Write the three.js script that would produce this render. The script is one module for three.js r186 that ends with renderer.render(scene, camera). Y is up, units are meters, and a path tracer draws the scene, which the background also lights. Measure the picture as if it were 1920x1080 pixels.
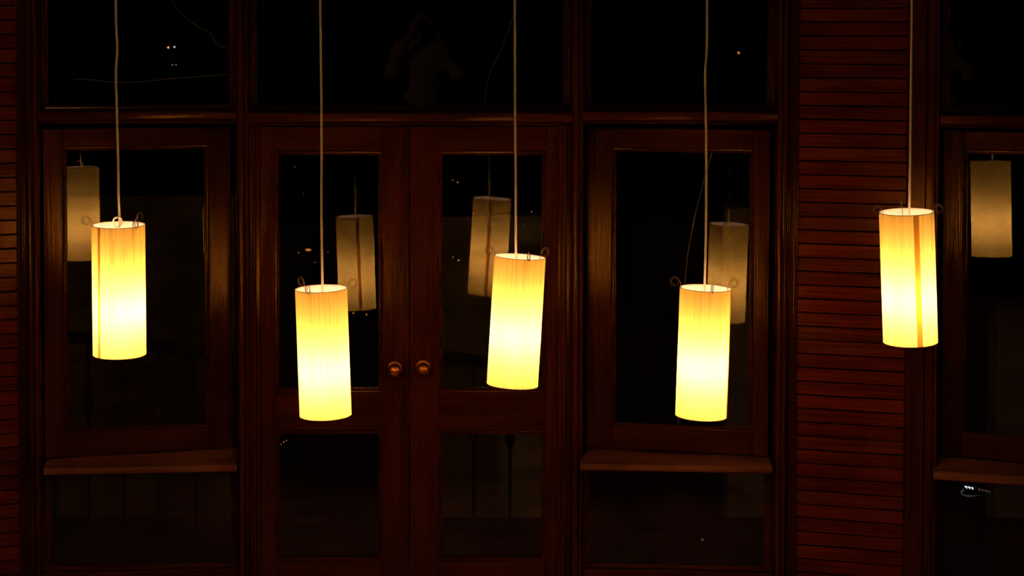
import * as THREE from 'three';
import { RoundedBoxGeometry } from 'three/addons/geometries/RoundedBoxGeometry.js';
import { MarchingCubes } from 'three/addons/objects/MarchingCubes.js';
import { mergeGeometries, mergeVertices, toCreasedNormals } from 'three/addons/utils/BufferGeometryUtils.js';

// ---------------------------------------------------------------- camera, sky, exposure
const scene = new THREE.Scene();
scene.background = new THREE.Color(0x000000);            // a moonless night outside
const F = 3300, PX = 800, PY = 165, PITCH = THREE.MathUtils.degToRad(2), EYE = 2.3, DIST = 6.93;
const camera = new THREE.PerspectiveCamera(2 * Math.atan(540 / F) * 180 / Math.PI, 1920 / 1080, 0.05, 200);
camera.position.set(0, EYE, DIST);
camera.rotation.x = -PITCH;
camera.setViewOffset(1920, 1080, 960 - PX, 540 - PY, 1920, 1080);   // a cropped, shifted picture
camera.updateProjectionMatrix();
const renderer = new THREE.WebGLRenderer({ antialias: true });
renderer.toneMapping = THREE.LinearToneMapping;
renderer.toneMappingExposure = 1.0;
renderer.shadowMap.enabled = true;
const BULB = 0.79, BULB_COLOR = new THREE.Color().setRGB(1, 0.655, 0.9);

// ---------------------------------------------------------------- small helpers
let seed = 7;
const rnd = () => { seed = (seed * 1664525 + 1013904223) >>> 0; return seed / 4294967296; };
const V = (x, y, z) => new THREE.Vector3(x, y, z);
const used = new Map();
const numbered = (n) => { const k = used.get(n) || 0; used.set(n, k + 1); return k ? n + '_' + String(k).padStart(3, '0') : n; };
const deg = THREE.MathUtils.degToRad;
const sin = Math.sin(PITCH), cos = Math.cos(PITCH);
// slope of the sight line through a picture point: [x, y] per metre of depth
function ray(px, py) { const sx = (px - PX) / F, sy = (py - PY) / F, d = cos - sy * sin; return [sx / d, (-sy * cos - sin) / d]; }
const at = (px, py, z) => { const [a, b] = ray(px, py), t = DIST - z; return V(a * t, EYE + b * t, z); };
// a straight stretch of the window wall, seen from above
function facet(ox, oz, a) {
  const c = Math.cos(a), s = Math.sin(a);
  const f = { ox, oz, a };
  f.u = (px, py = 540, w = 0) => {              // w: how far in front of the stretch
    const [dx] = ray(px, py), x0 = ox + s * w, z0 = oz + c * w;
    // dx*(DIST - z) = x ; x = x0 + u c ; z = z0 - u s
    return (dx * (DIST - z0) - x0) / (c - dx * s);
  };
  f.y = (px, py, w = 0) => { const u = f.u(px, py, w), z = oz + c * w - u * s; return EYE + ray(px, py)[1] * (DIST - z); };
  f.point = (u, w = 0) => [ox + u * c + w * s, oz - u * s + w * c];
  f.place = (o) => { o.position.set(ox, 0, oz); o.rotation.y = a; return o; };
  return f;
}
// texture coordinates in metres, the grain along the given axis (0 x, 1 y, 2 z)
function grainUV(g, axis) {
  g = g.index ? g.toNonIndexed() : g;
  const p = g.attributes.position, n = g.attributes.normal, uv = new Float32Array(p.count * 2);
  const ou = rnd() * 5, ov = rnd() * 5;
  for (let i = 0; i < p.count; i++) {
    const q = [p.getX(i), p.getY(i), p.getZ(i)], m = [Math.abs(n.getX(i)), Math.abs(n.getY(i)), Math.abs(n.getZ(i))];
    m[axis] = -1;
    const flat = m.indexOf(Math.max(...m)), other = 3 - axis - flat;
    uv[2 * i] = q[axis] + ou; uv[2 * i + 1] = q[other] * 3 + ov;
  }
  g.setAttribute('uv', new THREE.BufferAttribute(uv, 2));
  return g;
}
function box(x0, x1, y0, y1, z0, z1, axis, r = 0.004) {
  const w = x1 - x0, h = y1 - y0, d = z1 - z0;
  const g = new RoundedBoxGeometry(w, h, d, 1, Math.min(r, w / 3, h / 3, d / 3));
  g.translate((x0 + x1) / 2, (y0 + y1) / 2, (z0 + z1) / 2);
  return grainUV(g, axis ?? (w > h ? 0 : 1));
}
function extrude(points, depth) {
  const s = new THREE.Shape(); points.forEach(([x, y], i) => i ? s.lineTo(x, y) : s.moveTo(x, y));
  return new THREE.ExtrudeGeometry(s, { depth, bevelEnabled: false, curveSegments: 4 });
}
// profile [[x, z]...] standing from y0 to y1
function upright(profile, y0, y1) {
  const g = extrude(profile.map(([x, z]) => [x, -z]), y1 - y0); g.rotateX(-Math.PI / 2); g.translate(0, y0, 0);
  return grainUV(toCreasedNormals(g, 0.7), 1);
}
// profile [[z, y]...] lying from x0 to x1
function lying(profile, x0, x1, crease = 0.7) {
  const g = extrude(profile.map(([z, y]) => [-z, y]), x1 - x0); g.rotateY(Math.PI / 2); g.translate(x0, 0, 0);
  return grainUV(toCreasedNormals(g, crease), 0);
}
// a mitred moulding round a rectangle; profile [[inset, z]...]
function moulding(x0, x1, y0, y1, profile) {
  const ring = ([i, z]) => [[x0 + i, y0 + i, z], [x1 - i, y0 + i, z], [x1 - i, y1 - i, z], [x0 + i, y1 - i, z]];
  const pos = [];
  for (let k = 0; k + 1 < profile.length; k++) {
    const a = ring(profile[k]), b = ring(profile[k + 1]);
    for (let j = 0; j < 4; j++) { const l = (j + 1) % 4; pos.push(...a[j], ...a[l], ...b[l], ...a[j], ...b[l], ...b[j]); }
  }
  const g = new THREE.BufferGeometry(); g.setAttribute('position', new THREE.Float32BufferAttribute(pos, 3)); g.computeVertexNormals();
  return grainUV(g, 0);
}
const tube = (pts, r, n = 40, k = 8, closed = false) => new THREE.TubeGeometry(new THREE.CatmullRomCurve3(pts, closed, 'centripetal'), n, r, k, closed);
function add(name, geometry, material, parent = scene) {
  const m = new THREE.Mesh(Array.isArray(geometry) ? mergeGeometries(geometry.map((g) => g.index ? g.toNonIndexed() : g)) : geometry, material);
  m.name = parent === scene ? numbered(name) : name; m.castShadow = m.receiveShadow = true;
  if (parent !== scene) { const k = parent.children.filter((c) => c.userData.plain === name).length; m.userData.plain = name; if (k) m.name = name + '_' + String(k).padStart(3, '0'); }
  parent.add(m); return m;
}
function group(name, parent = scene) { const o = new THREE.Group(); o.name = parent === scene ? numbered(name) : name; parent.add(o); return o; }
function tag(o, label, category, grp) { o.userData.label = label; o.userData.category = category; if (grp) o.userData.group = grp; return o; }
const structure = (o, label) => { o.userData.kind = 'structure'; if (label) o.userData.label = label; return o; };

// ---------------------------------------------------------------- procedural textures
function noise2(P, Q, s) {                       // periodic value noise, P x Q cells
  const t = new Float32Array(P * Q); let k = s >>> 0;
  for (let i = 0; i < t.length; i++) { k = (k * 1664525 + 1013904223) >>> 0; t[i] = k / 4294967296; }
  const f = (x) => x * x * (3 - 2 * x);
  return (u, v) => {
    const x = u * P, y = v * Q, i = Math.floor(x), j = Math.floor(y), a = f(x - i), b = f(y - j);
    const T = (p, q) => t[((p % P) + P) % P + P * (((q % Q) + Q) % Q)];
    return (T(i, j) * (1 - a) + T(i + 1, j) * a) * (1 - b) + (T(i, j + 1) * (1 - a) + T(i + 1, j + 1) * a) * b;
  };
}
function texture(w, h, fn, srgb) {
  const d = new Uint8Array(w * h * 4);
  for (let j = 0; j < h; j++) for (let i = 0; i < w; i++) { const c = fn(i / w, j / h); for (let k = 0; k < 3; k++) d[4 * (j * w + i) + k] = Math.max(0, Math.min(255, c[k] * 255)); d[4 * (j * w + i) + 3] = 255; }
  const t = new THREE.DataTexture(d, w, h); t.wrapS = t.wrapT = THREE.RepeatWrapping; t.magFilter = THREE.LinearFilter; t.minFilter = THREE.LinearMipmapLinearFilter; t.generateMipmaps = true;
  if (srgb) t.colorSpace = THREE.SRGBColorSpace;
  t.needsUpdate = true; return t;
}
const n1 = noise2(4, 60, 11), n2 = noise2(9, 160, 23), n3 = noise2(5, 7, 31), n4 = noise2(60, 90, 5);
const grain = (u, v) => 0.45 * n1(u, v + 0.02 * n3(u, v)) + 0.35 * n2(u, v) + 0.2 * n4(u, v);
const woodMap = texture(512, 512, (u, v) => { const g = 0.62 + 0.5 * grain(u, v) + 0.25 * (n3(u, v) - 0.5); return [g, g * (0.94 + 0.1 * n1(u, v)), g * 0.95]; }, true);
const woodRough = texture(512, 512, (u, v) => { const g = 0.55 + 0.5 * grain(u, v) + 0.3 * (n3(v, u) - 0.5); return [g, g, g]; });
const woodBump = texture(512, 512, (u, v) => { const g = grain(u, v); return [g, g, g]; });
const f1 = noise2(256, 3, 3), f2 = noise2(90, 2, 8), f3 = noise2(500, 5, 14), f4 = noise2(7, 4, 77);
const fabricMap = texture(1024, 128, (u, v) => {
  const g = 0.83 + 0.09 * f1(u, v) + 0.045 * f2(u, v) + 0.08 * f3(u, v) - 0.06 * (f1(u, v + 0.3) > 0.86 ? 1 : 0) + 0.06 * f4(u, v);
  return [g, g * (0.97 + 0.03 * f2(u, v)), g * (0.92 + 0.06 * f1(u, v))];
}, true);
const plasterMap = texture(256, 256, (u, v) => { const g = 0.75 + 0.25 * n3(u, v) + 0.1 * n4(u, v); return [g, g, g * 0.97]; }, true);

// ---------------------------------------------------------------- materials
const lin = (r, g, b) => new THREE.Color().setRGB(r, g, b);
const std = (o) => new THREE.MeshStandardMaterial(o);
const phys = (o) => new THREE.MeshPhysicalMaterial(o);
const wood = (r, g, b, rough = 0.24, spec = 0.52) => phys({ specularIntensity: spec, specularColor: lin(1, 0.6, 0.32), color: lin(r, g, b), map: woodMap, roughness: rough, roughnessMap: woodRough, bumpMap: woodBump, bumpScale: 0.0004 });
const M = {
  frame: wood(0.064, 0.0145, 0.006), sash: wood(0.056, 0.0128, 0.005), door: wood(0.062, 0.013, 0.005),
  sill: wood(0.14, 0.05, 0.03, 0.5, 0.4),
  planks: [wood(0.13, 0.018, 0.007, 0.30, 0.45), wood(0.145, 0.021, 0.009, 0.28, 0.45), wood(0.115, 0.017, 0.007, 0.32, 0.45), wood(0.13, 0.022, 0.01, 0.34, 0.45)],
  backing: std({ color: lin(0.02, 0.008, 0.004), roughness: 0.9 }),
  glass: phys({ color: 0xffffff, transmission: 1, thickness: 0, roughness: 0, ior: 1.5, specularIntensity: 0.56 }),
  fabric: phys({ color: lin(0.97, 0.78, 0.2), map: fabricMap, transmission: 0.55, thickness: 0, roughness: 1, side: THREE.DoubleSide, specularIntensity: 0.1 }),
  liner: phys({ color: lin(0.97, 0.9, 0.6), transmission: 0.45, thickness: 0, roughness: 0, side: THREE.DoubleSide, specularIntensity: 0 }),
  seam: phys({ color: lin(0.85, 0.6, 0.22), map: fabricMap, transmission: 0.45, thickness: 0, roughness: 1, side: THREE.DoubleSide, specularIntensity: 0.1 }),
  wire: std({ color: lin(0.17, 0.11, 0.065), roughness: 0.5, metalness: 0.3 }),
  cord: std({ color: lin(0.9, 0.75, 0.42), roughness: 0.6 }),
  socket: std({ color: lin(0.6, 0.55, 0.45), roughness: 0.5 }),
  bulb: std({ color: lin(0.9, 0.85, 0.75), emissive: BULB_COLOR, emissiveIntensity: 6, roughness: 0.4 }),
  copper: std({ color: lin(0.45, 0.16, 0.055), roughness: 0.34, metalness: 0.9 }),
  rose: std({ color: lin(0.26, 0.085, 0.035), roughness: 0.42, metalness: 0.8 }),
  iron: std({ color: lin(0.012, 0.011, 0.01), roughness: 0.7 }),
  plaster: std({ color: lin(0.38, 0.32, 0.21), map: plasterMap, roughness: 0.95 }),
  ground: std({ color: lin(0.05, 0.045, 0.035), map: plasterMap, roughness: 0.95 }),
  ceiling: wood(0.05, 0.025, 0.014, 0.7), floor: wood(0.3, 0.13, 0.06, 0.5),
  roomWall: std({ color: lin(0.12, 0.09, 0.06), map: plasterMap, roughness: 0.95 }),
  cable: std({ color: lin(0.2, 0.17, 0.13), roughness: 0.7 }),
  speck: std({ color: lin(0.75, 0.75, 0.72), roughness: 0.6 }),
  distantWarm: std({ color: 0x111111, emissive: lin(1, 0.5, 0.18), emissiveIntensity: 0.75 }),
  distantOrange: std({ color: 0x111111, emissive: lin(1, 0.28, 0.05), emissiveIntensity: 0.5 }),
  distantWhite: std({ color: 0x111111, emissive: lin(0.8, 0.9, 0.8), emissiveIntensity: 0.55 }),
  distantDim: std({ color: 0x111111, emissive: lin(0.7, 0.7, 0.6), emissiveIntensity: 0.13 }),
};

// ---------------------------------------------------------------- the window wall in plan: doors in the middle, stretches turned inwards beside them
const C = facet(0, 0, 0);
const LW = facet(C.u(456), 0, deg(4)), RW = facet(C.u(1081), 0, deg(-4));
const [lsx, lsz] = LW.point(LW.u(34)); const LS = facet(lsx, lsz, deg(20));
const [rsx, rsz] = RW.point(RW.u(1494)); const RS = facet(rsx, rsz, deg(-16));
const [r2x, r2z] = RS.point(RS.u(1698)); const R2 = facet(r2x, r2z, deg(-16));
const TOP = 2.78, CEIL = 3.45;
const LS_FAR = -1.15, R2_FAR = R2.u(2120);

// posts ------------------------------------------------------------------
function post(name, f, px0, px1, profileOf, label) {
  const o = f.place(structure(group(name), label)), u0 = f.u(px0), u1 = f.u(px1);
  add('post', upright(profileOf(u0, u1), 0, TOP), M.frame, o);
  return o;
}
const arc = (cx, cz, r, n = 7) => Array.from({ length: n }, (_, i) => { const a = Math.PI - Math.PI * i / (n - 1); return [cx + r * Math.cos(a), cz + r * Math.sin(a)]; });
const fluted = (flip) => (u0, u1) => {           // reeds on the outer half, two rounded beads on the inner half
  const w = u1 - u0, p = [[0, -0.16], [0, 0.012]];
  const k = 5, rw = 0.42 * w / k;
  for (let i = 0; i < k; i++) p.push(...arc(0.02 * w + rw * (i + 0.5), 0.012, rw * 0.42, 5));
  p.push([0.46 * w, 0.014], [0.47 * w, 0.03], ...arc(0.575 * w, 0.03, 0.09 * w, 9), [0.69 * w, 0.03], ...arc(0.82 * w, 0.026, 0.11 * w, 9), [w, 0.01], [w, -0.16]);
  const q = p.map(([x, z]) => [flip ? u1 - x : u0 + x, z]);
  return flip ? q.reverse() : q;
};
const reeded = (u0, u1) => {
  const w = u1 - u0;
  return [[0, -0.16], [0, 0.004], [0.1 * w, 0.016], ...arc(0.38 * w, 0.02, 0.24 * w, 9), [0.66 * w, 0.014], ...arc(0.8 * w, 0.012, 0.1 * w, 5), [w, 0.004], [w, -0.16]].map(([x, z]) => [u0 + x, z]);
};
const plain = (u0, u1) => { const w = u1 - u0; return [[0, -0.16], [0, 0.02], [0.06 * w, 0.028], [0.55 * w, 0.028], [0.58 * w, 0.016], [0.8 * w, 0.016], ...arc(0.9 * w, 0.012, 0.07 * w, 7), [w, 0.0], [w, -0.16]].map(([x, z]) => [u0 + x, z]); };
post('trim_1', LW, 34, 77, fluted(false));
post('trim_2', LW, 443, 468, reeded);
post('trim_3', RW, 1070, 1094, reeded);
post('trim_4', RW, 1452, 1494, fluted(true));
post('trim_5', R2, 1697, 1762, plain);
structure(R2.place(group('trim_6'))); { const g = scene.children.at(-1); add('post', upright(plain(R2.u(2090), R2_FAR), 0, TOP), M.frame, g); }

// plank walls ------------------------------------------------------------
const plankVariants = new Map();
function plankWall(name, f, u0, u1, pitchPx, pxRef, label) {
  const o = f.place(structure(group(name), label));
  add('backing', box(u0, u1, 0, TOP, -0.16, -0.03, 0), M.backing, o);
  const step = f.y(pxRef, 500) - f.y(pxRef, 500 + pitchPx);
  for (let y = f.y(pxRef, 1184) % step - step, i = 0; y < TOP - 0.01; y += step, i++) {
    const y0 = Math.max(y, 0.002), y1 = Math.min(y + step, TOP);
    if (y1 - y0 < 0.01) continue;
    // a bevelled board: thin at the top, its lower edge proud over the groove
    const t = 0.0035 * rnd(), gap = 0.0032 + 0.0012 * rnd();
    const g = lying([[-0.03, y0 + gap], [-0.002 + t, y0 + gap], [t, y0 + gap + 0.002], [t - 0.0008, y1 - 0.002], [t - 0.003, y1 - 0.0005], [-0.03, y1 - 0.0005]], u0 + 0.001, u1 - 0.001, 0.2);
    add('plank', g, M.planks[Math.floor(rnd() * 4)], o);
  }
  return o;
}
plankWall('wall_left', LS, LS_FAR, 0, 26.7, 15);
plankWall('wall_right', RS, 0, RS.u(1697), 26.0, 1600);

// header above the transoms ----------------------------------------------
{
  const o = structure(group('wall_front'));
  for (const [f, u0, u1] of [[LS, LS_FAR, 0], [LW, LW.u(34), 0], [C, C.u(456), C.u(1081)], [RW, 0, RW.u(1494)], [RS, 0, RS.u(1698)], [R2, 0, R2_FAR]]) {
    const m = add('header', box(u0, u1, TOP, CEIL, -0.16, 0.0, 0), M.frame, o); f.place(m);
  }
}

// panes ------------------------------------------------------------------
const BEAD = [[0, -0.012], [0, 0.004], [0.003, 0.007], [0.008, 0.006], [0.011, 0.001], [0.014, 0.001], [0.017, -0.003], [0.017, -0.014]];
function glazing(parent, x0, x1, y0, y1, z, material, paneName = 'pane') {
  const b = add('bead', moulding(x0, x1, y0, y1, BEAD), material, parent); b.position.z = z;
  add(paneName, new THREE.BoxGeometry(x1 - x0 - 0.02, y1 - y0 - 0.02, 0.004).translate((x0 + x1) / 2, (y0 + y1) / 2, z - 0.012), M.glass, parent);
}
const railProfile = (y0, y1) => { const h = y1 - y0; return [[-0.12, y0], [0.0, y0], [0.006, y0 + 0.003], [0.012, y0 + 0.008], [0.006, y0 + 0.013], [0.016, y0 + 0.017], [0.02, y0 + 0.024], [0.02, y1 - 0.012], [0.012, y1 - 0.004], [-0.02, y1], [-0.12, y1]]; };
const sillProfile = (y0, y1) => [[-0.14, y0], [0.058, y0], [0.066, y0 + 0.006], [0.066, y1 - 0.008], [0.06, y1], [-0.02, y1 + 0.012], [-0.03, y1 + 0.018], [-0.14, y1 + 0.022]];

function windowUnit(name, f, q, label) {
  const o = f.place(structure(group(name), label)), mid = q.mid;
  const u0 = f.u(q.x0), u1 = f.u(q.x1), Y = (py, w = 0) => f.y(mid, py, w);
  const rb = Y(q.railBottom), rt = Y(q.railTop), st = Y(q.sillTop), sb = Y(q.sillBottom);
  add('transom_rail', lying(railProfile(rb, rt), u0 - 0.004, u1 + 0.004), M.frame, o);
  add('head_rail', box(u0, u1, TOP - 0.05, TOP, -0.12, 0.01, 0), M.frame, o);
  glazing(o, u0 + 0.012, u1 - 0.012, rt, TOP - 0.05, -0.035, M.frame, 'transom_pane');
  for (const [a, b] of [[u0, u0 + 0.014], [u1 - 0.014, u1]]) add('side_fillet', box(a, b, rt, TOP - 0.05, -0.1, -0.03, 1), M.frame, o);
  const sill = add('sill', lying(sillProfile(sb, st), f.u(q.sill0, q.sillBottom, 0.06), f.u(q.sill1, q.sillBottom, 0.06)), M.sill, o);
  // lower light
  add('bottom_rail', box(u0, u1, 0.0, 0.14, -0.1, -0.01, 0), M.frame, o);
  for (const [a, b] of [[u0, u0 + 0.012], [u1 - 0.012, u1]]) add('side_fillet', box(a, b, 0.14, sb, -0.1, -0.03, 1), M.frame, o);
  glazing(o, u0 + 0.01, u1 - 0.01, 0.14, sb, -0.04, M.frame, 'lower_pane');
  // the casement, standing ajar: hung on the outer side and pushed outwards
  const hinge = f.u(q.hinge), [hx, hz] = f.point(hinge, -0.005), S = facet(hx, hz, f.a + deg(q.ajar));
  const s = group('casement_sash', o); s.userData.plain = 'casement_sash';
  s.position.set(hinge, 0, -0.005); s.rotation.y = deg(q.ajar);
  const su = (px) => S.u(px), sm = (q.gx0 + q.gx1) / 2, SY = (py) => S.y(sm, py);
  const T = 0.042, a0 = su(q.s0), a1 = su(q.s1), g0 = su(q.gx0), g1 = su(q.gx1), gt = SY(q.gt), gb = SY(q.gb), yt = SY(q.st), yb = SY(q.sb);
  add('stile', box(a0, g0, yb, yt, -T, 0, 1), M.sash, s); add('stile', box(g1, a1, yb, yt, -T, 0, 1), M.sash, s);
  add('rail', box(g0, g1, gt, yt, -T, -0.001, 0), M.sash, s); add('rail', box(g0, g1, yb, gb, -T, -0.001, 0), M.sash, s);
  glazing(s, g0, g1, gb, gt, -0.006, M.sash);
  return o;
}
windowUnit('window_1', LW, { mid: 260, x0: 77, x1: 443, railTop: 205, railBottom: 232, sillTop: 868, sillBottom: 882, sill0: 82, sill1: 444, hinge: 80, ajar: 10, s0: 82, s1: 434, gx0: 119, gx1: 392, gt: 273, gb: 808, st: 240, sb: 850 });
windowUnit('window_2', RW, { mid: 1270, x0: 1094, x1: 1452, railTop: 205, railBottom: 233, sillTop: 865, sillBottom: 879, sill0: 1088, sill1: 1448, hinge: 1446, ajar: -8.0, s0: 1099, s1: 1442, gx0: 1147, gx1: 1412, gt: 278, gb: 806, st: 242, sb: 848 });
windowUnit('window_3', R2, { mid: 1850, x0: 1762, x1: 2090, railTop: 212, railBottom: 241, sillTop: 882, sillBottom: 900, sill0: 1750, sill1: 2086, hinge: 2084, ajar: -8, s0: 1766, s1: 2080, gx0: 1805, gx1: 2040, gt: 283, gb: 828, st: 248, sb: 868 });

// transom over the doors and the two door leaves ---------------------------
{
  const o = structure(group('window_4')), u0 = C.u(468), u1 = C.u(1070), rb = C.y(770, 236), rt = C.y(770, 207);
  add('transom_rail', lying(railProfile(rb, rt), u0 - 0.004, u1 + 0.004), M.frame, o);
  add('head_rail', box(u0, u1, TOP - 0.05, TOP, -0.12, 0.01, 0), M.frame, o);
  for (const [a, b] of [[u0, u0 + 0.014], [u1 - 0.014, u1]]) add('side_fillet', box(a, b, rt, TOP - 0.05, -0.1, -0.03, 1), M.frame, o);
  glazing(o, u0 + 0.012, u1 - 0.012, rt, TOP - 0.05, -0.035, M.frame, 'transom_pane');
  const j = structure(group('trim_7'));
  for (const [a, b] of [[468, 487], [1047, 1070]]) add('door_jamb', upright((() => { const x = C.u(a), w = C.u(b) - x; return [[0, -0.14], [0, -0.004], [0.2 * w, 0.0], ...arc(0.45 * w, 0.0, 0.2 * w, 5), [0.68 * w, -0.006], [w, -0.008], [w, -0.14]].map(([p, z]) => [x + p, z]); })(), 0, rb), M.frame, j);
}
function doorLeaf(name, tilt, q, label) {
  const o = structure(group(name), label), x = C.u(q.hinge);
  o.position.set(x, 0, -0.012); o.rotation.y = deg(tilt);
  const S = facet(x, -0.012, deg(tilt)), u = (px) => S.u(px), mid = (q.gx0 + q.gx1) / 2, Y = (py) => S.y(mid, py), T = 0.044;
  const a0 = u(q.s0), a1 = u(q.s1), g0 = u(q.gx0), g1 = u(q.gx1), yt = Y(237.5), yb = 0.012;
  add('stile', box(a0, g0, yb, yt, -T, 0, 1, 0.003), M.door, o); add('stile', box(g1, a1, yb, yt, -T, 0, 1, 0.003), M.door, o);
  const y1 = Y(283), y2 = Y(736), y3 = Y(807), y4 = Y(1053);
  add('top_rail', box(g0, g1, y1, yt, -T, -0.001, 0), M.door, o);
  add('lock_rail', box(g0, g1, y3, y2, -T, -0.001, 0), M.door, o);
  add('bottom_rail', box(g0, g1, yb, y4, -T, -0.001, 0), M.door, o);
  glazing(o, g0, g1, y2, y1, -0.004, M.door); glazing(o, g0, g1, y4, y3, -0.004, M.door);
  // knob on its rose
  const ky = Y(q.ky), kx = u(q.kx);
  const rose = new THREE.LatheGeometry([[0, 0], [0.029, 0], [0.031, 0.003], [0.027, 0.007], [0.016, 0.009], [0, 0.009]].map(([r, z]) => new THREE.Vector2(r, z)), 32);
  const knob = new THREE.LatheGeometry([[0.011, 0.006], [0.0105, 0.022], [0.016, 0.028], [0.0235, 0.036], [0.0265, 0.046], [0.0255, 0.056], [0.02, 0.064], [0.011, 0.069], [0, 0.0705]].map(([r, z]) => new THREE.Vector2(r, z)), 32);
  const k = add('knob', knob.rotateX(Math.PI / 2).translate(kx, ky, 0), M.copper, o);
  const r = add('rose', rose.rotateX(Math.PI / 2).translate(kx, ky, 0), M.rose, k);
  return o;
}
doorLeaf('door_1', -0.5, { hinge: 488, s0: 488, s1: 767.4, gx0: 515, gx1: 717, kx: 740, ky: 690 });
doorLeaf('door_2', 0.5, { hinge: 1047, s0: 768.6, s1: 1047, gx0: 822, gx1: 1024, kx: 793, ky: 688 });

// room shell ---------------------------------------------------------------
const ends = [LS.point(LS_FAR), LS.point(0), LW.point(0), RW.point(0), RW.point(RW.u(1494)), RS.point(RS.u(1698)), R2.point(R2_FAR)];
const BACK = 9.2, leftEnd = ends[0], rightEnd = ends.at(-1);
const plan = [[leftEnd[0] - 0.1, leftEnd[1]], ...ends.map(([x, z]) => [x, z - 0.16]), [rightEnd[0] + 0.1, rightEnd[1]], [rightEnd[0] + 0.1, BACK], [leftEnd[0] - 0.1, BACK]];
function slab(y0, y1) { const g = extrude(plan.map(([x, z]) => [x, -z]), y1 - y0); g.rotateX(-Math.PI / 2); g.translate(0, y0, 0); return grainUV(g, 0); }
structure(add('floor', slab(-0.12, 0), M.floor));
structure(add('ceiling', slab(CEIL, CEIL + 0.12), M.ceiling));
structure(add('wall_back', box(leftEnd[0] - 0.1, rightEnd[0] + 0.1, 0, CEIL, BACK, BACK + 0.12, 0), M.roomWall));
structure(add('wall_far_left', box(leftEnd[0] - 0.12, leftEnd[0], 0, CEIL, leftEnd[1] - 0.02, BACK, 2), M.roomWall));
structure(add('wall_far_right', box(rightEnd[0], rightEnd[0] + 0.12, 0, CEIL, rightEnd[1] - 0.02, BACK, 2), M.roomWall));

// unseen ceiling globe, out of view, placed to light cords, window wall and photographer
{
  const o = group('unseen_ceiling_lamp'); o.position.set(-2.0, CEIL, 4.6);
  tag(o, 'unseen dim globe lamp on the ceiling, placed to light the cords and window wall', 'unseen ceiling lamp');
  add('canopy', new THREE.LatheGeometry([[0, 0], [0.075, 0], [0.07, -0.02], [0.03, -0.035], [0, -0.036]].map(([r, y]) => new THREE.Vector2(r, y)), 32), M.socket, o);
  add('globe', new THREE.SphereGeometry(0.1, 32, 20).translate(0, -0.13, 0), std({ color: lin(0.8, 0.8, 0.78), emissive: lin(1, 0.57, 0.33), emissiveIntensity: 2 }), o);
  const l = new THREE.PointLight(lin(1, 0.57, 0.33), 4, 0, 2); l.name = 'unseen_globe_light'; l.position.set(0, -0.13, 0); l.castShadow = true; l.shadow.radius = 4; o.add(l);
}

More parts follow.
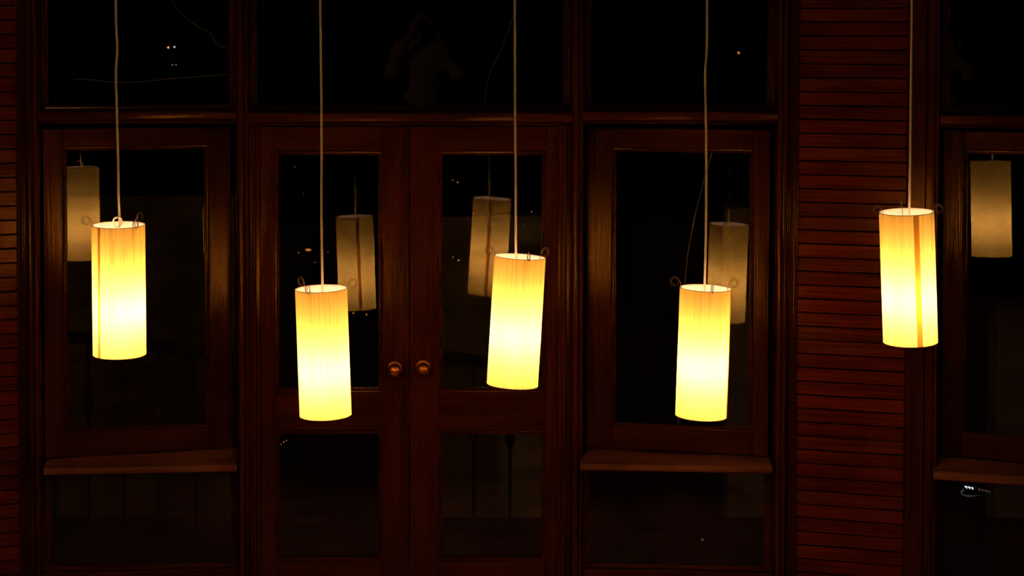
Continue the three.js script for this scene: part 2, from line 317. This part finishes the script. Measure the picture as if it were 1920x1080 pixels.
// ---------------------------------------------------------------- the five pendant lamps
const SHADE_R = 0.0868;
function curlPoints() {                            // in the (outward, up) plane, from inside the rim over and round
  const p = [[-0.005, -0.05], [-0.004, -0.012], [-0.001, 0.006], [0.004, 0.018], [0.0115, 0.0275]];
  const cx = 0.0195, cy = 0.013;
  for (let i = 0; i <= 22; i++) { const a = deg(112) - i * deg(26), r = 0.0165 - 0.0075 * i / 22; p.push([cx + r * Math.cos(a), cy + r * Math.sin(a)]); }
  return p;
}
function pendant(q) {
  const z = q.z, lean = q.lean * 0.42;
  const top = at(q.top[0], q.top[1], z + lean / 2), bottom = at(q.bottom[0], q.bottom[1], z - lean / 2);
  const H = top.distanceTo(bottom), R = SHADE_R * (q.r || 1), axis = top.clone().sub(bottom).normalize();
  const o = group('pendant_lamp'); o.position.copy(bottom);
  tag(o, q.label, 'pendant lamp', 'pendant lamps before the window wall');
  const turn = new THREE.Matrix4().makeRotationFromQuaternion(new THREE.Quaternion().setFromUnitVectors(V(0, 1, 0), axis));
  const put = (name, g, m) => { g.applyMatrix4(turn); return add(name, g, m, o); };
  // fabric tube, very slightly out of round
  const tubeG = new THREE.CylinderGeometry(R, R, H, 72, 12, true).translate(0, H / 2, 0);
  { const p = tubeG.attributes.position; for (let i = 0; i < p.count; i++) { const a = Math.atan2(p.getZ(i), p.getX(i)), y = p.getY(i) / H, k = 1 + 0.006 * Math.sin(2 * a + q.ph) * Math.cos(3 * y + q.ph) + 0.004 * Math.sin(3 * a - 2 * q.ph); p.setX(i, p.getX(i) * k); p.setZ(i, p.getZ(i) * k); }
    const uv = tubeG.attributes.uv; for (let i = 0; i < uv.count; i++) { uv.setX(i, uv.getX(i) * 1 + q.ph * 0.37); uv.setY(i, uv.getY(i) * 0.5 + q.ph); } tubeG.computeVertexNormals(); }
  put('liner', new THREE.CylinderGeometry(R * 0.985, R * 0.985, H - 0.003, 72, 1, true).translate(0, H / 2, 0), M.liner);
  put('shade', tubeG, M.fabric);
  // overlapped seam of the fabric
  { const w = q.seamW / R, a = deg(q.seam), g = new THREE.CylinderGeometry(R * 1.012, R * 1.012, H - 0.002, 8, 12, true, Math.PI / 2 - (-a) - w / 2, w).translate(0, H / 2, 0);
    const p = g.attributes.position; for (let i = 0; i < p.count; i++) { const y = p.getY(i) / H, da = q.drift * (0.5 - y), x = p.getX(i), zz = p.getZ(i); p.setX(i, x * Math.cos(da) - zz * Math.sin(da)); p.setZ(i, x * Math.sin(da) + zz * Math.cos(da)); }
    g.computeVertexNormals(); put('seam_strip', g, M.seam); }
  const ring = (y) => new THREE.TorusGeometry(R * 1.003, 0.001, 6, 72).rotateX(Math.PI / 2).translate(0, y, 0);
  put('top_ring', ring(H), M.wire); put('bottom_ring', ring(0), M.wire);
  for (const [phi, s = 1, sway = 0] of q.curls) {
    const a = deg(phi), pts = curlPoints().map(([r, h], i) => { const k = Math.max(0, i - 3) * sway, rr = R + r * s; return V(rr * Math.cos(a) - k * Math.sin(a), H + h * s, -(rr * Math.sin(a)) - k * Math.cos(a)); });
    put('wire_curl', tube(pts, 0.00105, 110, 6), M.wire);
  }
  // bulb in its socket, carried by three spokes
  const by = H * (1 - q.bulb), bx = q.bx || 0, sy = by + 0.075;
  const bulbG = new THREE.LatheGeometry([[0, -0.032], [0.012, -0.03], [0.023, -0.021], [0.0285, -0.006], [0.0285, 0.008], [0.024, 0.022], [0.016, 0.038], [0.0125, 0.05]].map(([r, y]) => new THREE.Vector2(r, y)), 24).translate(bx, by, 0);
  put('bulb', bulbG, M.bulb);
  put('socket', new THREE.LatheGeometry([[0.0135, -0.028], [0.018, -0.026], [0.018, 0.012], [0.012, 0.026], [0.004, 0.03]].map(([r, y]) => new THREE.Vector2(r, y)), 24).translate(bx, sy, 0), M.socket);
  const spokes = q.curls.map(([phi]) => { const a = deg(phi), rr = R - 0.004; return tube([V(rr * Math.cos(a), H - 0.05, -rr * Math.sin(a)), V(bx + 0.018 * Math.cos(a), sy, -0.018 * Math.sin(a))], 0.0011, 6, 5).toNonIndexed(); });
  spokes.forEach((g) => put('spoke', g, M.wire));
  // cord, from the ceiling down through the open top to the socket
  const inside = V(bx, sy + 0.03, 0).applyMatrix4(turn);
  const pts = [];
  const first = at(q.cord[0][0], q.cord[0][1], z).sub(bottom);
  pts.push(V(first.x - 0.004, CEIL - bottom.y, first.z), V(first.x - 0.002, (CEIL - bottom.y + first.y) / 2, first.z));
  q.cord.forEach(([px, py]) => pts.push(at(px, py, z + (py > 300 ? lean / 2 : 0)).sub(bottom)));
  pts.push(inside.clone().lerp(pts.at(-1), 0.5), inside);
  add('cord', tube(pts, 0.0039, 160, 8), M.cord, o);
  if (q.knot) {
    const [kx, ky] = q.knot, c = at(kx, ky, z + lean / 2 + 0.01).sub(bottom), pk = [];
    for (let i = 0; i <= 16; i++) { const a = deg(60) + i / 16 * deg(395); pk.push(V(c.x + 0.0138 * Math.cos(a), c.y + 0.018 * Math.sin(a), c.z + 0.012 * Math.cos(a * 0.5) + 0.004 * i / 16)); }
    const k = add('cord_knot', tube(pk, 0.0031, 60, 8), M.cord, o);
  }
  const light = new THREE.PointLight(BULB_COLOR, BULB * (q.power || 1), 0, 2); light.name = 'bulb_light';
  light.position.copy(V(bx, by, 0).applyMatrix4(turn)); light.castShadow = true; light.shadow.radius = 1.2; light.shadow.bias = -0.001;
  o.add(light);
  return o;
}
const lamps = [
  { z: 1.17, top: [222, 421.5], bottom: [224.5, 664], lean: 0.03, seam: -127, seamW: 0.0105, drift: 0.05, ph: 0.3, bulb: 0.645, bx: 0.01, curls: [[180, 1], [58, 1], [-48, 0.95]],
    cord: [[217, 0], [218.5, 60], [220, 90], [217.5, 135], [219, 200], [221.5, 300], [222.5, 370], [224, 408]], knot: [220, 417],
    label: 'leftmost cylindrical fabric pendant lamp, its cord tied in a loop at the rim' },
  { z: 1.09, top: [602, 541], bottom: [610.5, 778], lean: 0.01, seam: 78, seamW: 0.015, drift: 0.06, ph: 1.7, bulb: 0.63, curls: [[2, 1], [133, 1], [-111, 0.95, 0.0002]],
    cord: [[600.5, -4], [602, 130], [603, 230], [602.8, 400], [604.5, 525]],
    label: 'low cylindrical fabric pendant lamp hanging before the left door leaf' },
  { z: 0.99, top: [975, 481], bottom: [960.5, 721], lean: -0.01, seam: 97, seamW: 0.016, drift: 0.04, ph: 2.9, bulb: 0.6, curls: [[172, 0.95, 0.0004], [33, 1], [-77, 0.95]],
    cord: [[965.5, -4], [966, 200], [967, 350], [967.3, 470]],
    label: 'cylindrical fabric pendant lamp tilted before the right door leaf' },
  { z: 0.96, top: [1323, 540], bottom: [1314.5, 779.5], lean: 0.005, seam: -23, seamW: 0.012, drift: 0.02, ph: 4.1, bulb: 0.6, curls: [[160, 1.05], [18, 1.05], [-87, 0.95]],
    cord: [[1326, -4], [1325, 100], [1322.5, 130], [1324, 250], [1324, 400], [1321.5, 528]],
    label: 'low cylindrical fabric pendant lamp before the window right of the doors' },
  { z: 1.21, top: [1699.5, 397], bottom: [1707, 641], lean: 0.035, seam: -85, seamW: 0.0185, drift: -0.01, ph: 5.3, bulb: 0.65, power: 0.95, curls: [[84, 1], [196, 1], [-35, 1]],
    cord: [[1710, -4], [1708, 180], [1706.5, 300], [1705, 385]],
    label: 'rightmost cylindrical fabric pendant lamp with a broad dark seam down its front' },
].map(pendant);

// ---------------------------------------------------------------- outside in the night
structure(add('ground', box(-14, 14, -6.2, -6, -40, -2, 0), M.ground));
structure(add('balcony_floor', box(-3.2, 4.2, -0.3, -0.14, -1.75, -0.1, 0), M.ground));
for (const [pa, pb, py, z] of [[60, 440, 366, -3.4], [792, 1050, 405, -3.4], [1366, 1460, 390, -3.4], [1872, 2100, 560, -3.8]])
  structure(add('wall_neighbour', box(at(pa, py, z).x, at(pb, py, z).x, -6, at(pa, py, z).y, z - 0.2, z, 0, 0.01), M.plaster));
function railing(p0, p1, n, skipTo, label) {
  // wrought iron: a broad handrail on balusters, each with a drop-shaped knot
  const o = group('balcony_railing'); o.position.copy(p0); o.position.y = -0.14;
  const d = p1.clone().sub(p0), len = d.length(); o.rotation.y = Math.atan2(-d.z, d.x);
  const h = p0.y + 0.14;
  add('handrail', box(0, len, h - 0.045, h, -0.03, 0.03, 0, 0.012), M.iron, o);
  add('bottom_rail', box(0, len, 0.1, 0.125, -0.012, 0.012, 0), M.iron, o);
  const kn = skipTo + 0.14;
  for (let i = 0; i < n; i++) {
    const x = len * (i + 0.5) / n;
    const g = new THREE.LatheGeometry([[0.0075, 0.11], [0.0075, kn - 0.06], [0.011, kn - 0.055], [0.011, kn - 0.045], [0.008, kn - 0.04], [0.02, kn - 0.02], [0.0245, kn], [0.02, kn + 0.022], [0.009, kn + 0.05], [0.0075, kn + 0.06], [0.0075, h - 0.03]].map(([r, y]) => new THREE.Vector2(r, y)), 12).translate(x, 0, 0);
    add('baluster', g, M.iron, o);
  }
  tag(o, label, 'railing');
}
railing(at(70, 617, -1.35), at(470, 674, -0.8), 6, at(260, 775, -1.05).y, 'dark iron balcony railing seen through the casement left of the doors');
railing(at(790, 652, -1.3), at(1062, 712, -0.8), 4, at(940, 818, -1.05).y, 'dark iron balcony railing seen through the right door leaf');
function cable(pts, r, label) { const c = add('cable', tube(pts.map(([x, y, z]) => at(x, y, z)), r, 60, 6), M.cable); tag(c, label, 'cable'); }
cable([[66, 150, -0.155], [100, 149, -0.3], [160, 149, -0.32], [230, 155, -0.34], [330, 147, -0.32], [420, 140, -0.3], [452, 139, -0.155]], 0.0024, 'thin cable running level behind the transom pane of the left window');
cable([[300, -190, -0.155], [314, -40, -0.3], [322, 0, -0.32], [345, 30, -0.32], [375, 52, -0.3], [395, 62, -0.3], [404, 80, -0.3], [430, 92, -0.25], [455, 96, -0.155]], 0.0018, 'loose wire trailing down behind the left transom pane');
cable([[1000, -190, -0.155], [985, -60, -0.3], [965, 18, -0.32], [945, 80, -0.32], [920, 135, -0.32], [911, 170, -0.3], [910, 215, -0.13]], 0.0018, 'loose curved wire behind the wide transom pane over the doors');
cable([[1352, 222, -0.125], [1344, 262, -0.3], [1334, 290, -0.4], [1318, 345, -0.42], [1300, 420, -0.4], [1287, 500, -0.42], [1275, 700, -0.5], [1270, 900, -0.6]], 0.003, 'thin slanting pale line behind the casement right of the doors');  // thin strand drawn for a faint, pale slanting mark

// lights of the town far below, each a lantern head on a mast
function farLight(px, py, s, m, label, sx = 1) {
  const z = -22, c = at(px, py, z), o = group('street_lamp'); o.position.set(c.x, -6, z);
  tag(o, label, 'street lamp', 'far lights of the town');
  const h = c.y + 6, r = 0.0088 * s;
  add('mast', new THREE.CylinderGeometry(0.01, 0.014, h, 6).translate(0, h / 2, -0.02), M.iron, o);
  add('lamp_head', new THREE.SphereGeometry(r, 12, 8).scale(sx, 1, 1).translate(0, h, 0), m, o);
}
farLight(315.5, 89, 2.2, M.distantWarm, 'left one of two tiny warm lights high behind the left transom');
farLight(327, 88, 2.0, M.distantWhite, 'right one of two tiny lights high behind the left transom');
farLight(323, 121.5, 1.6, M.distantDim, 'left one of two dim dots below the light pair in the left transom');
farLight(330, 121.5, 1.6, M.distantDim, 'right one of two dim dots below the light pair in the left transom');
farLight(578, 468.5, 2.4, M.distantOrange, 'flat orange light seen through the left door leaf', 2.4);
farLight(1385, 99, 2.6, M.distantOrange, 'small red-orange light behind the transom right of the doors');

// small pale specks on the panes
function speck(o, px, py, sizePx, sx = 1) {
  o.updateMatrixWorld(true);
  const inv = o.matrixWorld.clone().invert(), eye = V(0, EYE, DIST).applyMatrix4(inv), p = at(px, py, 0).applyMatrix4(inv), d = p.sub(eye), zl = o.userData.paneZ, t = (zl - eye.z) / d.z, q = eye.addScaledVector(d, t), r = sizePx * 0.00105;
  add('pale_speck', new THREE.SphereGeometry(r, 10, 6).scale(sx, 1, 0.3).translate(q.x, q.y, zl), M.speck, o);
}
const byName = (n) => { let r; scene.traverse((o) => { if (o.name === n && !r) r = o; }); return r; };
const sashOf = (n) => byName(n).children.find((c) => c.name === 'casement_sash');
for (const [o, z, list] of [
  [sashOf('window_1'), -0.0155, [[371, 352, 4.5, 1.7], [265, 390, 3], [272, 402, 3.6], [325, 402, 3], [161, 642, 4.2], [297, 287, 3]]],
  [byName('door_1'), -0.0135, [[560, 474, 3], [615, 473, 3], [590, 492, 3], [553, 313, 3], [569, 363, 2.6], [663, 587, 4.4], [687, 590, 4], [527, 833, 3], [532, 829, 3], [537, 826, 3.2]]],
  [byName('door_2'), -0.0135, [[849, 338, 3.2], [858, 342, 4], [997, 397, 3.4], [981, 423, 3], [860, 488, 4.4], [849, 482, 3.2], [1022, 706, 4]]],
  [sashOf('window_2'), -0.0155, [[1175, 287, 3], [1289, 391, 4], [1205, 470, 4], [1173, 514, 4], [1204, 516, 3.6], [1206, 520, 3.4], [1219, 519, 4.2], [1309, 788, 3.2], [1150, 308, 3]]],
]) { o.userData.paneZ = z; for (const q of list) speck(o, ...q); delete o.userData.paneZ; }
{ const o = byName('window_2'); o.userData.paneZ = -0.0495; speck(o, 1317, 1012, 5); delete o.userData.paneZ; }

// a small strip of white diodes over a pale dish, outside the right-hand window
{
  const z = -1.2, o = group('led_lamp'), b = at(1815, 934, z); o.position.copy(b);
  tag(o, 'small strip lamp with three bright white diodes over a pale dish, outside the right window', 'lamp');
  const rel = (px, py, dz = 0) => at(px, py, z + dz).sub(b);
  const lit = std({ color: 0x222222, emissive: lin(0.85, 1, 1), emissiveIntensity: 1.1 }), dim = std({ color: 0x221511, emissive: lin(0.4, 0.2, 0.16), emissiveIntensity: 0.14 });
  const drop = new THREE.ConeGeometry(0.0062, 0.016, 10).rotateX(Math.PI).rotateZ(0.45);
  for (const [x, y] of [[1812, 914], [1817.8, 914.9], [1823.6, 915.9]]) { const m = add('lit_diode', drop, lit, o); m.position.copy(rel(x, y)); }
  for (const [x, y] of [[1836.5, 918.8], [1842.5, 920], [1848.8, 921.2], [1854.5, 922.2]]) { const m = add('dim_diode', drop, dim, o); m.position.copy(rel(x, y)); }
  const a = rel(1806, 907.5), c = rel(1860, 918);
  add('housing', tube([a, a.clone().lerp(c, 0.5), c], 0.008, 8, 8), M.iron, o);
  add('dish', tube([rel(1806, 918, -0.02), rel(1801, 924, -0.01), rel(1806, 929, 0), rel(1818, 931.5, 0.01), rel(1836, 930, 0), rel(1850, 931, -0.02)], 0.0065, 30, 8), std({ color: lin(0.2, 0.21, 0.24), roughness: 0.6 }), o);
  add('stem', new THREE.CylinderGeometry(0.006, 0.008, b.y + 0.1, 10).translate(c.x * 0.5, -(b.y + 0.1) / 2 + 0.0, -0.02), M.iron, o);
  const l = new THREE.PointLight(lin(0.85, 0.95, 1), 0.0006, 0, 2); l.position.copy(rel(1817.5, 921, 0.02)); l.castShadow = true; l.name = 'diode_light'; o.add(l);
}
// ---------------------------------------------------------------- the photographer, who shows only as a faint reflection in the transom
{
  const Y0 = 0.72, Z0 = 7.27, X0 = -0.02;
  structure(add('stair_landing', box(-1.3, 1.3, 0, Y0, 6.7, BACK, 0), M.floor));
  const smin = (a, b, k) => { const h = Math.max(k - Math.abs(a - b), 0) / k; return Math.min(a, b) - h * h * k * 0.25; };
  function capsule(p, [a, b, ra, rb]) {
    const bx = b[0] - a[0], by = b[1] - a[1], bz = b[2] - a[2], px = p[0] - a[0], py = p[1] - a[1], pz = p[2] - a[2];
    const t = Math.max(0, Math.min(1, (px * bx + py * by + pz * bz) / (bx * bx + by * by + bz * bz + 1e-9)));
    return Math.hypot(px - bx * t, py - by * t, pz - bz * t) - (ra + (rb - ra) * t);
  }
  function skin(bones, k, centre, half, res, keep) {
    const mc = new MarchingCubes(res, M.iron, false, false, 60000);
    mc.isolation = 0;
    for (let z = 0; z < res; z++) for (let y = 0; y < res; y++) for (let x = 0; x < res; x++) {
      const p = [x, y, z].map((v, i) => centre[i] + (v - res / 2) / (res / 2) * half);
      let d = 10; for (const b of bones) d = smin(d, capsule(p, b), b[4] ?? k);
      if (keep) d = Math.max(d, keep(p));
      mc.field[x + y * res + z * res * res] = -d;
    }
    mc.update();
    let g = new THREE.BufferGeometry(); g.setAttribute('position', new THREE.BufferAttribute(mc.positionArray.slice(0, mc.count * 3), 3));
    g.scale(half, half, half); g.translate(...centre); g = mergeVertices(g, 0.0004); g.computeVertexNormals();
    return g;
  }
  const both = (list) => list.flatMap((b) => [b, [[-b[0][0], b[0][1], b[0][2]], [-b[1][0], b[1][1], b[1][2]], ...b.slice(2)]]);
  const legs = both([[[0.1, 0.9, 0], [0.11, 0.48, -0.015], 0.085, 0.055], [[0.11, 0.48, -0.015], [0.11, 0.09, 0.01], 0.055, 0.038], [[0.11, 0.045, 0.03], [0.12, 0.035, -0.16], 0.042, 0.03]]);
  const trunk = [[[-0.06, 0.95, 0], [0.06, 0.95, 0], 0.115, 0.115], [[0, 0.98, 0], [0, 1.15, 0.0], 0.125, 0.12], [[-0.07, 1.28, 0.01], [0.07, 1.28, 0.01], 0.125, 0.125], [[-0.16, 1.41, 0.015], [0.16, 1.41, 0.015], 0.065, 0.065], [[0, 1.4, 0.01], [0, 1.5, -0.01], 0.058, 0.052]];
  const arms = both([[[0.19, 1.4, 0.01], [0.27, 1.2, -0.16], 0.052, 0.042, 0.05], [[0.27, 1.2, -0.16], [0.105, 1.52, -0.2], 0.042, 0.028, 0.03]]);
  const man = group('person'); man.position.set(X0, Y0, Z0);
  tag(man, 'person in a pale shirt holding a camera up, faintly mirrored in the centre transom', 'person');
  const skinM = std({ color: lin(0.42, 0.24, 0.15), roughness: 0.6 }), shirtM = std({ color: lin(0.6, 0.5, 0.38), roughness: 0.9 }), trouserM = std({ color: lin(0.05, 0.05, 0.06), roughness: 0.9 }), hairM = std({ color: lin(0.02, 0.015, 0.012), roughness: 0.7 });
  const bodyG = skin([...legs, ...trunk, ...arms], 0.06, [0, 0.8, 0], 0.88, 100);
  const head = [[[0, 1.645, 0.012], [0, 1.625, -0.01], 0.082, 0.078], [[0, 1.57, -0.035], [0, 1.545, -0.05], 0.058, 0.04], [[0, 1.5, -0.005], [0, 1.56, -0.01], 0.053, 0.053], [[0, 1.62, -0.092], [0, 1.588, -0.108], 0.01, 0.015, 0.012], [[-0.02, 1.555, -0.088], [0.02, 1.555, -0.088], 0.007, 0.007, 0.012],
    ...both([[[0.079, 1.625, 0.005], [0.082, 1.59, 0], 0.013, 0.009, 0.012], [[0.03, 1.634, -0.083], [0.045, 1.634, -0.078], 0.008, 0.007, 0.008]])];
  const headG = skin(head, 0.035, [0, 1.6, -0.01], 0.17, 76);
  // one hand closed round the side of the camera; the other is its mirror image
  const fingers = [[0.03, 0.0088, 1], [0.01, 0.0092, 1.08], [-0.011, 0.0088, 1], [-0.03, 0.0078, 0.84]];
  const handBones = [[[0.105, 1.52, -0.2], [0.093, 1.56, -0.212], 0.027, 0.03], [[0.093, 1.575, -0.215], [0.09, 1.605, -0.218], 0.024, 0.022]];
  for (const [dy, r, l] of fingers) { const y = 1.585 + dy, a = [0.094, y, -0.235], b = [0.083, y + 0.004, -0.235 - 0.036 * l], c = [0.058, y + 0.003, -0.243 - 0.034 * l], d = [0.036, y, -0.24 - 0.03 * l]; handBones.push([a, b, r * 1.08, r, 0.006], [b, c, r, r * 0.94, 0.006], [c, d, r * 0.94, r * 0.82, 0.006]); }
  handBones.push([[0.088, 1.565, -0.205], [0.068, 1.548, -0.185], 0.014, 0.0115, 0.008], [[0.068, 1.548, -0.185], [0.044, 1.555, -0.178], 0.0115, 0.0095, 0.008]);
  const handG = skin(handBones, 0.02, [0.075, 1.575, -0.22], 0.1, 66), mirror = handG.clone().scale(-1, 1, 1);
  { const ix = mirror.index.array; for (let i = 0; i < ix.length; i += 3) { const t = ix[i]; ix[i] = ix[i + 1]; ix[i + 1] = t; } mirror.computeVertexNormals(); }
  add('body', mergeGeometries([bodyG, headG, handG, mirror]), skinM, man);
  const fat = (list, e) => list.map((b) => [b[0], b[1], b[2] + e, b[3] + e, b[4]]);
  add('shirt', skin(fat([...trunk.slice(0, 4), ...arms], 0.013), 0.06, [0, 1.2, -0.05], 0.42, 80, (p) => Math.max(0.93 - p[1], p[1] - 1.485, Math.abs(p[0]) > 0.1 && p[2] < -0.1 ? p[1] - 1.3 : -1)), shirtM, man);
  add('trousers', skin(fat([...legs.slice(0, 4), ...trunk.slice(0, 2)], 0.011), 0.06, [0, 0.58, 0], 0.56, 80, (p) => Math.max(p[1] - 1.0, 0.07 - p[1])), trouserM, man);
  add('hair', skin([[[0, 1.658, 0.022], [0, 1.64, 0.02], 0.09, 0.088], [[0, 1.6, 0.05], [0, 1.57, 0.045], 0.06, 0.045]], 0.04, [0, 1.64, 0.01], 0.16, 56, (p) => Math.max(1.56 - p[1], p[2] < -0.04 ? 1.685 - p[1] : -1)), hairM, man);
  for (const sx of [-1, 1]) add('shoe', skin([[[0.11 * sx, 0.05, 0.035], [0.121 * sx, 0.042, -0.16], 0.05, 0.04], [[0.11 * sx, 0.03, 0.04], [0.121 * sx, 0.03, -0.18], 0.04, 0.034]], 0.02, [0.115 * sx, 0.06, -0.06], 0.2, 48, (p) => Math.max(0.004 - p[1], p[1] - 0.095)), hairM, man);
  const cam = group('camera'); cam.position.set(X0, Y0 + 1.53, Z0 - 0.25);
  tag(cam, 'dark camera with a short lens held in front of the photographer\'s face', 'camera');
  const cb = std({ color: lin(0.015, 0.015, 0.016), roughness: 0.5 });
  add('camera_body', new RoundedBoxGeometry(0.108, 0.082, 0.03, 3, 0.012).translate(0, 0.05, 0.0), cb, cam);
  add('finder_hump', new RoundedBoxGeometry(0.05, 0.025, 0.034, 3, 0.008).translate(0, 0.1, 0.0), cb, cam);
  add('lens_barrel', new THREE.LatheGeometry([[0, 0], [0.03, 0], [0.031, 0.01], [0.029, 0.03], [0.03, 0.045], [0.024, 0.046], [0.02, 0.036], [0, 0.034]].map(([r, y]) => new THREE.Vector2(r, y)), 32).rotateX(-Math.PI / 2).translate(0, 0.05, -0.022), cb, cam);
}
for (const [n, l] of Object.entries({
  window_1: 'tall dark-framed window left of the doors, its casement ajar above a sill', window_2: 'tall dark-framed window right of the doors, its casement ajar above a sill',
  window_3: 'partly seen window at the right edge beyond the plank panel', window_4: 'wide transom window above the double door',
  door_1: 'left leaf of the glazed wooden double door', door_2: 'right leaf of the glazed wooden double door',
  wall_left: 'reddish horizontal plank wall at the left edge', wall_right: 'reddish horizontal plank panel between the two right windows',
  trim_1: 'fluted wooden post beside the left plank wall', trim_2: 'slim reeded post between left window and doors', trim_3: 'slim reeded post between doors and the window on their right',
  trim_4: 'fluted wooden post left of the plank panel', trim_5: 'plain wooden post right of the plank panel', trim_7: 'wooden jambs on both sides of the double door',
})) byName(n).userData.label = l;
scene.traverse((o) => { delete o.userData.plain; });
renderer.render(scene, camera);
